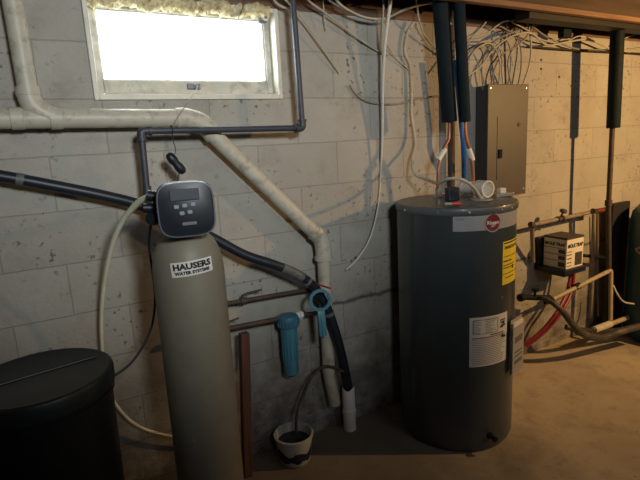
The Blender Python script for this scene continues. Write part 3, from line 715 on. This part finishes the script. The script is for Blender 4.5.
for nip, off, x0, x1, xa, lab in ((N_L, OFL, 438, 449.5, 7.6, 'thick black foam sleeve above the left copper pipe'), (N_R, OFR, 457.5, 465, 5.6, 'black foam sleeve above the right copper pipe')):
    a = P(x0, -28, off); c_ = P(x1, 122, off); r = xa / FOC * (c_ - CAM).dot(FW)
    d = (a - c_).normalized(); b = bmesh.new(); ring_ = []
    u = d.cross(Vector((0, 1, 0))).normalized(); w = d.cross(u); L_ = (a - c_).length
    prof = [(.0095, 0.0), (r * .93, 0.0), (r, .006), (r, L_)]
    lathe(b, prof, c_, 24, ax=d); tag(obj('pipe_insulation', b, M['foam'], smooth=40), lab, 'pipe insulation', None)
# blue tube and brown pipe behind
b = tube(B(), spline([P(455, 60, .12), P(461, 120, .12), P(463.5, 150, .12), P(464, 190, .04)], 6), .0135, 12); tag(obj('water_tube', b, M['pex'], smooth=50), 'bright blue water tube going down between heater and fuse panel', 'tube')
b = tube(B(), [P(451, -10, .035), P(451.5, 190, .035)], .019, 14); tag(obj('pipe_with_shadow', b, M['rusty'], smooth=50), 'dull brown vertical pipe and shadow strip on the wall between the two black sleeves', 'pipe')  # pipe made wide and dark to take in a shadow strip beside it
# things on the lid
c = F(452, 201, 1.18); q = frame_mx(c + Vector((0, 0, .001)), (1, -.25, 0), (0, 0, 1))
b = B(); box(b, -.028, .028, 0, .062, -.02, .02, .006, q); tag(obj('control_box', b, M['foamblue']), 'small dark blue box standing behind on the heater lid', 'box')
b = tube(B(), [], 1) if False else B()
a = F(461, 187, 1.22); c_ = F(487, 189, 1.22); d = (c_ - a).normalized()
t = thing('pipe_fitting', a.lerp(c_, .5) - Vector((0, 0, .035)), 'white plastic pipe fitting lying on its side on the heater lid', 'fitting')
lathe(B(), [(0, 0)], a) if False else None
ln = (c_ - a).length; print('fitting', a, c_, ln)
b = lathe(B(), [(.021, 0), (.030, .0), (.031, .004), (.031, ln * .62), (.0385, ln * .66), (.0395, ln * .7), (.0395, ln * 1.05), (.034, ln * 1.05), (.033, ln * .8), (.024, ln * .7), (.021, 0)], a, 32, ax=d); obj('sleeve', b, M['white'], t, 35)
b = lathe(B(), [(.0315, ln * .1), (.0335, ln * .12), (.0335, ln * .2), (.0315, ln * .22)], a, 32, ax=d); obj('collar', b, M['white'], t, 35)
a = F(445, 204, 1.185); c_ = F(461, 203.5, 1.185); c2 = a.lerp(c_, .45)
t = thing('marker_pen', a.lerp(c_, .5), 'orange marker pen with pale cap lying on the front of heater lid', 'pen')
obj('barrel', seg(c2, c_, .0085), M['redlever'], t, 50); obj('cap', seg(a, c2, .0065), M['cable'], t, 50)
c = F(502, 196.5, 1.172); q = frame_mx(c + Vector((0, 0, .0)), (1, -.3, 0), (0, 0, 1))
t = thing('cover_plate', c, 'flat grey plate with a white block on the heater lid right edge', 'plate')
b = B(); box(b, -.045, .05, .0, .018, -.025, .025, .003, q); obj('plate', b, M['steel'], t)
b = B(); box(b, -.020, .012, .018, .042, -.016, .016, .003, q); obj('block', b, M['white'], t)
c = F(481, 200, 1.1775)
b = lathe(B(), [(0, 0), (.05, 0), (.05, .006), (.012, .008), (.012, .02), (0, .02)], c, 24); tag(obj('junction_cover', b, M['band'], smooth=40), 'round pale junction cover where the cable enters the heater lid', 'cover')

# ================================================================== FUSE PANEL
px0, px1, pz0, pz1, pd = 2.157, 2.484, 1.112, 1.735, .095
t = thing('fuse_panel', (px0 + .16, -.0, pz0), 'flat grey brown metal fuse panel on the wall behind the heater', 'fuse panel')
b = B(); box(b, px0 + .012, px1 - .004, -pd + .006, -.001, pz0 + .004, pz1 - .004, .002); obj('box_body', b, M['panelside'], t)
b = B(); box(b, px0, px1, -pd - .006, -pd + .006, pz0, pz1, .003); cv = obj('cover', b, M['panel'], t)
b = B(); box(b, px0 + .075, px0 + .078, -pd - .0085, -pd - .005, pz0 + .10, pz0 + .45); obj('door_seam', b, M['panelside'], cv)
b = B(); box(b, px0 + .085, px0 + .096, -pd - .016, -pd - .005, pz0 + .22, pz0 + .27, .002); box(b, px0 + .104, px0 + .115, -pd - .012, -pd - .005, pz0 + .22, pz0 + .27, .002); obj('door_latch', b, M['foam'], cv)
b = lathe(B(), [(0, 0), (.012, 0), (.012, .003), (0, .004)], (px1 - .075, -pd - .006, pz1 - .22), 16, ax=(0, -1, 0)); obj('screw', b, M['rusty'], cv, 40)
for zz in (pz1 - .02, pz0 + .03):
    for xx in (px0 + .02, px1 - .02):
        b = lathe(B(), [(0, 0), (.006, 0), (.006, .002), (0, .003)], (xx, -pd - .006, zz), 12, ax=(0, -1, 0)); obj('screw', b, M['steel'], cv, 40)

# ================================================================== RIGHT HAND PIPES
SO = .22
foam_end = P(613.2, 128, SO)
fx, fy = foam_end.x, foam_end.y
t = thing('riser_pipe', (P(608, 205, SO).x, fy, .18), 'tall dull copper pipe at right with black foam sleeve on its upper half', 'pipe')
obj('pipe_run', tube(B(), [P(613.2, 110, SO), P(608.5, 205, SO), P(609, 268, SO)], .0155, 16), M['rusty'], t, 50)
tp = P(618, 20, SO); d = (P(617.5, 30, SO) - foam_end).normalized(); L_ = (2.031 - foam_end.z) / d.z
b = lathe(B(), [(.016, 0), (.037, 0), (.039, .006), (.039, L_)], foam_end, 24, ax=d); obj('foam_sleeve', b, M['foam'], t, 40, label='black foam sleeve')
c = P(608.5, 203, SO); b = lathe(B(), [(.0165, -.02), (.022, -.018), (.022, .018), (.0165, .02)], c, 16); obj('coupling', b, M['rusty'], t, 40)
t = thing('water_pipe', P(565, 215, .12), 'grey tan pipe loop with a small valve above the carton, at right', 'pipe')
q0, q1, q2, q3 = P(533, 262, .03), P(532, 225, .12), P(594, 211.5, .12), P(591, 318, .12)
obj('pipe_run', tube(B(), rounded([q0, q1, q2, q3], .03), .013, 16), M['palepipe'], t, 50)
for q in (q1, q2):
    b = lathe(B(), [(0, -.02), (.016, -.02), (.019, -.01), (.019, .012), (.016, .02), (0, .02)], q, 16, ax=(1, 0, -.4)); obj('elbow', b, M['rusty'], t, 40)
obj('red_union', seg(P(596, 211, .12), P(603, 210, .12), .0155), M['rustred'], t, 40, label='dull red union')
c = P(560, 219, .12); b = lathe(B(), [(.013, -.03), (.02, -.028), (.02, -.015), (.015, -.012), (.015, .012), (.02, .015), (.02, .028), (.013, .03)], c, 16, ax=(q2 - q1)); lathe(b, [(.006, 0), (.006, .05), (.022, .05), (.024, .058), (.018, .066), (0, .066)], c, 16, ax=(0, -.4, 1)); obj('valve_body', b, M['rusty'], t, 40)
b = tube(B(), rounded([P(597.5, 214, .05), P(598, 316, .05)], .02), .008, 12)
tag(obj('thin_pipe', b, M['copperdull'], smooth=50), 'thin vertical pipe close to wall just left of the tall riser', 'pipe')
# wall conduit line (dark pipe going right from the carton)
b = seg(P(579, 255, .10), P(612, 258.5, .10), .011); tag(obj('black_pipe', b, M['foam'], smooth=50), 'short black pipe running right from behind the carton', 'pipe')
# slanting cream pipes
t = thing('plastic_pipe', P(583, 286, .2), 'slanting tan pipe below the carton, turning straight down at its right end', 'pipe')
obj('pipe_run', tube(B(), rounded([P(553, 299, .2), P(611, 270, .22), P(610.5, 320, .24)], .02), .0135, 14), M['tanpipe'], t, 50)
obj('clamp', seg(P(574, 287.7, .2), P(579, 285.5, .2), .021), M['foam'], t, 50)
t = thing('plastic_pipe', P(615, 321, .25), 'tan pipe running low above the floor into the blue tank base', 'pipe')
obj('pipe_run', seg(P(590, 331.5, .25), P(650, 309.5, .25), .016), M['tanpipe'], t, 50)
obj('coupling', seg(P(594, 330, .25), P(610, 324, .25), .023), M['pvc_cream'], t, 50)
# black hose bib cluster
t = thing('hose_valve', P(532, 297, .16), 'black valve cluster low on the wall behind the water heater', 'valve')
b = seg(P(521, 297, .12), P(550, 298, .16), .018); lathe(b, [(0, 0), (.024, 0), (.024, .03), (0, .03)], P(523, 297, .12), 16, ax=(-1, 0, 0)); obj('valve_body', b, M['foam'], t, 50)
b = lathe(B(), [(.008, 0), (.008, .035), (.022, .036), (.022, .046), (0, .046)], P(535, 296, .15), 16, ax=(0, 0, 1)); obj('valve_handle', b, M['foam'], t, 50)
obj('side_outlet', lathe(B(), [(0, 0), (.014, 0), (.014, .03), (0, .03)], P(545, 299, .16), 12, ax=(0, -.3, -1)), M['foam'], t, 50)
b = tube(B(), spline([P(541, 297, .17), P(553, 303, .25), P(563, 312, .29), P(571, 322, .31), P(580, 332, .33), P(593, 337, .34), P(606, 337, .34), P(622, 331, .38), P(650, 324, .42)], 10), [.014 + .008 * min(1, i / 40) for i in range(81)], 16, .06)
tag(obj('ribbed_hose', b, M['greyhose'], smooth=50), 'thick grey ribbed hose curving from the valve to the floor on the right', 'hose')
b = tube(B(), spline([P(566, 327, .2), P(580, 330, .24), P(605, 331, .26), P(628, 330, .29), P(655, 333, .32)], 8), .018, 12)
for v in b.verts: v.co.z = max(v.co.z, .002)
tag(obj('floor_hose', b, M['cableblack'], smooth=50), 'flat black hose lying on the floor behind the grey hose', 'hose')
# red hoses
for k, (dx, lab) in enumerate(((0, 'left one of two dark red hoses dropping from the shelf'), (4.5, 'right one of two dark red hoses dropping from the shelf'))):
    e = P(521 + dx, 345 + k * 2.0, .06)
    b = tube(B(), spline([P(571 + dx * .7, 262, .13), P(570 + dx * .8, 278, .14), P(566.5 + dx, 293, .15), P(558 + dx, 310, .17), P(546 + dx, 326, .14), P(533 + dx, 338, .10), e + Vector((0, 0, .0))], 8), .0105, 12)
    tag(obj('red_hose', b, M['redhose'], smooth=50), lab, 'hose', 'red hoses below the shelf')
# shelf and carton
t = thing('wall_shelf', (2.82, 0, .585), 'dark blue plastic shelf tray on the wall under the printed carton', 'shelf')
b = B(); box(b, 2.715, 2.93, -.222, -.002, .582, .617, .004); obj('tray', b, M['navy'], t)
b = B(); box(b, 2.715, 2.93, -.035, -.002, .6175, .80, .004); obj('back_plate', b, M['navy'], t)
b = B(); box(b, 2.80, 2.90, -.16, -.04, .545, .587, .008); obj('hose_outlet', b, M['navy'], t)
cx0, cx1, cy0, cy1, cz0, cz1 = 2.748, 2.915, -.205, -.045, .618, .815
t = thing('printed_carton', (2.83, -.12, cz0), 'small cream and dark printed carton standing on the blue wall shelf', 'carton')
b = B(); box(b, cx0, cx1, cy0, cy1, cz0, cz1, .0015); obj('carton_box', b, M['carton'], t)
b = B(); box(b, cx0 - .001, cx1 + .001, cy0 - .001, cy1 + .001, cz1 - .012, cz1 + .001); lp = obj('dark_top_stripe', b, M['cartonprint'], t, label='dark printed stripe along the top')
fm = frame_mx((cx0, cy0 - .0012, cz0), (1, 0, 0), (0, 0, 1)); lm = frame_mx((cx0 - .0012, cy1, cz0), (0, -1, 0), (0, 0, 1))
obj('lettering', xf(text_bm('MOLE TRAP', .031, .0018, .92), fm @ Matrix.Translation((.084, .142, 0))), M['ink'], t)
obj('lettering', xf(text_bm('MOLE TRAP', .027, .0014), lm @ Matrix.Translation((.078, .150, 0))), M['ink'], t)
b = B()
for (x0, x1, y0, y1) in ((.006, .050, .105, .110), (.006, .05, .085, .092), (.006, .05, .06, .068), (.006, .05, .035, .042), (.006, .05, .015, .02)): box(b, x0, x1, y0, y1, -.0005, .0005, 0, fm)
for (x0, x1, y0, y1) in ((.004, .154, .125, .129), (.004, .154, .085, .089), (.004, .154, .045, .049)): box(b, x0, x1, y0, y1, -.0005, .0005, 0, lm)
obj('printed_lines', b, M['greyink'], t)
b = B(); box(b, .085, .155, .012, .095, -.0005, .0005, 0, fm); obj('printed_picture', b, M['cartonprint'], t); b = B(); box(b, .105, .15, .055, .08, -.0005, .0005, 0, lm); box(b, .105, .15, .095, .12, -.0005, .0005, 0, lm); box(b, .105, .15, .01, .04, -.0005, .0005, 0, lm); obj('printed_picture', b, M['cartonprint'], t)

# dark board and blue pressure tank
b = B(); box(b, 3.375, 3.575, -.115, -.085, .002, .955, .003)  # dark panel put where the tank's shadow lies on the wall
tag(obj('shadow_panel', b, M['shadowpanel'], origin=(3.47, -.1, 0)), 'upright dark grey board in place of the blue tank shadow on the wall', 'shadowpanel')
c = Vector((3.60, -.375, 0))
t = thing('pressure_tank', c, 'dark teal round pressure tank cut off by the right edge of the photo', 'tank')
b = lathe(B(), [(0, .02), (.20, .02), (.205, .05), (.235, .08), (.235, .85), (.225, .90), (.19, .945), (.13, .975), (.05, .985), (0, .986)], c, 56); obj('tank_body', b, M['teal'], t, 40)
b = lathe(B(), [(0, 0), (.18, 0), (.18, .03), (0, .03)], c, 40); obj('base_ring', b, M['foam'], t, 40)
la2 = math.atan2(CAM.y - c.y, CAM.x - c.x) - .62
b = bmesh.new(); vs = [b.verts.new(p) for p in ((-.075, 0, 0), (0, -.042, 0), (.075, 0, 0), (0, .042, 0))]; b.faces.new(vs); bmesh.ops.subdivide_edges(b, edges=b.edges[:], cuts=3, use_grid_fill=True)
lo_ = obj('logo', wrap(b, c, .235, la2, .66, .001), M['band'], t, label='grey diamond logo')
b = bmesh.new(); vs = [b.verts.new(p) for p in ((-.055, 0, 0), (0, -.030, 0), (.055, 0, 0), (0, .030, 0))]; b.faces.new(vs); bmesh.ops.subdivide_edges(b, edges=b.edges[:], cuts=3, use_grid_fill=True)
obj('logo_center', wrap(b, c, .235, la2, .66, .002), M['red'], lo_)
q = P(640, 197, .33)
b = lathe(B(), [(0, 0), (.012, 0), (.012, .04), (.02, .042), (.02, .06), (0, .06)], (c.x - .1, c.y, .955), 14); obj('gauge_stem', b, M['rusty'], t, 40)
b = tube(B(), spline([P(613, 285, .2), P(618, 295, .24), P(624, 302, .3), P(634, 304, .33)], 8), .006, 10)
tag(obj('white_tube', b, M['cable'], smooth=50), 'thin white tube curving in front of the blue tank', 'tube')

# ================================================================== DUCT, CABLES
b = B(); box(b, 2.25, 6.1, -.275, -.185, 2.035, 2.30, .004); tag(obj('duct', b, M['duct'], origin=(3.2, -.23, 2.06)), 'dark brown flat duct under the joists above the fuse panel', 'duct')
b = B(); a = P(561, 27, .11); c_ = P(568.5, 38.5, .11); box(b, a.x, c_.x, -.13, -.09, c_.z, c_.z + .16, .003); tag(obj('hanger_block', b, M['foam']), 'small black block hanging below the duct near the cables', 'block')

def cable(pts, r, m, label, group=None, name='electrical_cable'):
    b = tube(B(), spline([P(*p) for p in pts], 7), r, 8)
    return tag(obj(name, b, M[m], smooth=50), label, 'cable', group)
cable([(393, -25, .16), (390, 5, .14), (385.5, 40, .11), (383, 80, .08), (382.5, 130, .05), (381, 170, .035), (378, 207, .03), (370, 238, .03), (358, 258, .03), (346, 270, .02)], [.0095 - .005 * min(1, i / 35) for i in range(64)], 'cablewhite', 'long thick white cable hanging from ceiling and curling left down the wall')
cable([(383, -25, .12), (383.5, 5, .12), (382.5, 38, .10), (383, 68, .08)], .0045, 'cable', 'short white cable end hanging just left of the long thick one')
CE = -F(481, 198.5, 1.186).y
cable([(414, 22, .03), (407, 34, .02), (405, 52, .02), (410, 66, .02), (411.5, 90, .02), (411.5, 115, .02), (415, 142, .04), (412, 160, .08), (415, 174, .15), (428, 180, .24), (438, 183, .36), (448, 179, .44), (460, 179, CE), (472, 186, CE), (481, 198.5, CE)], .0075, 'cablecream', 'cream cable snaking down the wall and curving over the heater lid')
cable([(350, 85, .012), (356, 94, .012), (366, 101, .012), (380, 104, .012), (400, 103.5, .012), (420, 98, .012), (442, 95.5, .012)], .0042, 'cabletan', 'brown strand in place of a shadow curving across the wall left of the black sleeves')  # thin strand modelled in place of a curved cable shadow
cable([(264, -25, .20), (280, -6, .12), (300, 15, .06), (322, 48, .03), (339, 73, .015)], .0042, 'cable', 'straight pale cable slanting down the wall right of the steel pipe')
cable([(292, -20, .14), (308, 0, .09), (324, 12, .06), (341, 25, .04), (358, 38, .03), (378, 51, .015), (388, 54, .012)], .0048, 'cable', 'pale cable descending slantwise behind the hanging white cable')
cable([(325, -20, .14), (338, 2, .12), (352, 12, .10), (368, 18, .10), (386, 18, .10), (404, 10, .10), (420, 5, .12), (436, 2, .16)], .0055, 'cable', 'white cable swagged along the wall top between joist and black sleeve')
cable([(317, -20, .12), (327, -2, .11), (342, 8, .10), (358, 16, .08), (374, 20, .08)], .005, 'cablegrey', 'grey cable running just below the swagged white one')
cable([(414, -20, .12), (417, 5, .10), (419.5, 22, .08), (425, 36, .05), (434, 47, .03), (442, 55, .02)], .0045, 'cable', 'thin pale cable dropping left of the thick black sleeve')
cable([(386, 44, .05), (392, 53, .03), (399, 61, .02), (411, 71, .012)], .003, 'cable', 'very thin pale wire ending at the cream wall cable')
cable([(322, -20, .05), (323.5, 8, .04), (326, 30, .03)], .0032, 'cable', 'short thin white wire end hanging from ceiling near the steel pipe')
cable([(268, -12, .08), (277, 3, .06), (288, 9, .05), (294, 14, .05)], .0045, 'cable', 'short white cable looping at the top right corner of the window')
G = 'cables entering the top of the fuse panel'
E_ = .05
kc = [
 ('cable', [(466, 56, .10), (475, 46, .08), (486, 41, .06), (497, 44, .05), (502, 57, .05), (502, 72, .05), (504, 90, E_)], 'pale cable arching over from left into the middle of the panel top'),
 ('cableblack', [(464, 52, .10), (477, 45, .06), (492, 45, .05), (498, 54, .05), (490, 67, .05), (486, 80, .05), (487, 90, E_)], 'black cable looping into the left end of the panel top'),
 ('cable', [(464, 78, .06), (480, 67, .05), (493, 50, .05), (510, 37, .06), (530, 33, .06), (547, 45, .05), (567, 42, .04), (588, 40, .04), (612, 49, .04), (630, 52, .03)], 'long pale cable rising from panel left side and running right along the wall top'),
 ('cableblack', [(506, 90, E_), (505, 60, .05), (505, 40, .05), (508, 15, .06)], 'straight thick black cable going up from the middle of the panel top'),
 ('cabletan', [(512, 90, E_), (508, 62, .05), (516, 43, .05), (525, 20, .06), (527, 5, .08)], 'tan cable bowed left then up from the panel top'),
 ('cablegrey', [(517, 90, E_), (521, 68, .05), (520, 45, .05), (511, 33, .06), (500, 26, .08)], 'grey cable curling left at its top from the panel right half'),
 ('cable', [(521, 90, E_), (529, 66, .05), (531, 45, .05), (528, 22, .06), (526, 5, .08)], 'pale cable bowed right from the right end of the panel top'),
 ('cable', [(498, 90, E_), (500, 62, .06), (491, 44, .07), (475, 50, .08), (464, 70, .10)], 'pale cable looping left behind the black foam sleeve'),
 ('cablegrey', [(483, 90, E_), (482, 66, .05), (487, 50, .05), (500, 38, .06), (522, 29, .07), (540, 24, .08)], 'grey cable from the panel left end sweeping up to the right'),
 ('cable', [(512, 22, .10), (527, 30, .07), (543, 40, .05), (563, 43, .04), (580, 36, .05), (598, 43, .05), (618, 50, .04), (650, 47, .04)], 'pale cable waving along the wall top right of the panel'),
 ('cablegrey', [(520, 18, .10), (533, 27, .07), (549, 38, .05), (577, 49, .04), (604, 50, .03), (650, 55, .03)], 'grey cable running nearly straight along the wall top to the right edge'),
 ('cable', [(468, 43, .10), (474, 35, .09), (480, 29, .09), (486, 22, .10)], 'short pale cable bit left of the loops, pointing up right'),
 ('cabletan', [(490, 90, E_), (495, 68, .05), (505, 52, .05), (517, 46, .05), (530, 32, .06), (536, 15, .1)], 'tan cable slanting up right across the others'),
 ('cable', [(446, 20, .04), (468, 36, .04), (485, 34, .05), (503, 22, .07), (520, 20, .08)], 'pale cable waving level just under the joist'),
 ('cableblack', [(528, 46, .015), (560, 49, .015), (600, 51.5, .015), (650, 54, .015)], 'thin black cable clipped straight along the wall top at right'),
 ('cable', [(612, 50, .04), (620, 42, .05), (630, 36, .06), (650, 30, .08)], 'short pale cable curving up at the top right corner'),
]
for k, (m, pts, lab) in enumerate(kc):
    pts = [p if p[1] > 80 else (p[0], p[1], p[2] + (k * 7 % 5) * .008) for p in pts]
    cable(pts, (.0048, .0042, .0052, .004)[k % 4] + (.002 if 'thick' in lab else 0), m, lab, G if (90, E_)[0] in (pts[0][1], pts[-1][1]) else None)
# round dark blemish bolts left on the wall
for (x, y, k) in ((541, 60, 0), (541, 69, 1), (559, 77, 2)):
    c = P(x, y, 0)
    b = lathe(B(), [(0, .006), (.006, .005), (.008, 0), (0, 0)], c, 10, ax=(0, -1, 0))
    tag(obj('wall_bolt', b, M['rusty']), ('rusty bolt stub, highest of three right of the fuse panel', 'rusty bolt stub, middle one of three right of the fuse panel', 'rusty bolt stub, lowest of three and furthest right of fuse panel')[k], 'bolt', 'bolt stubs right of the fuse panel')
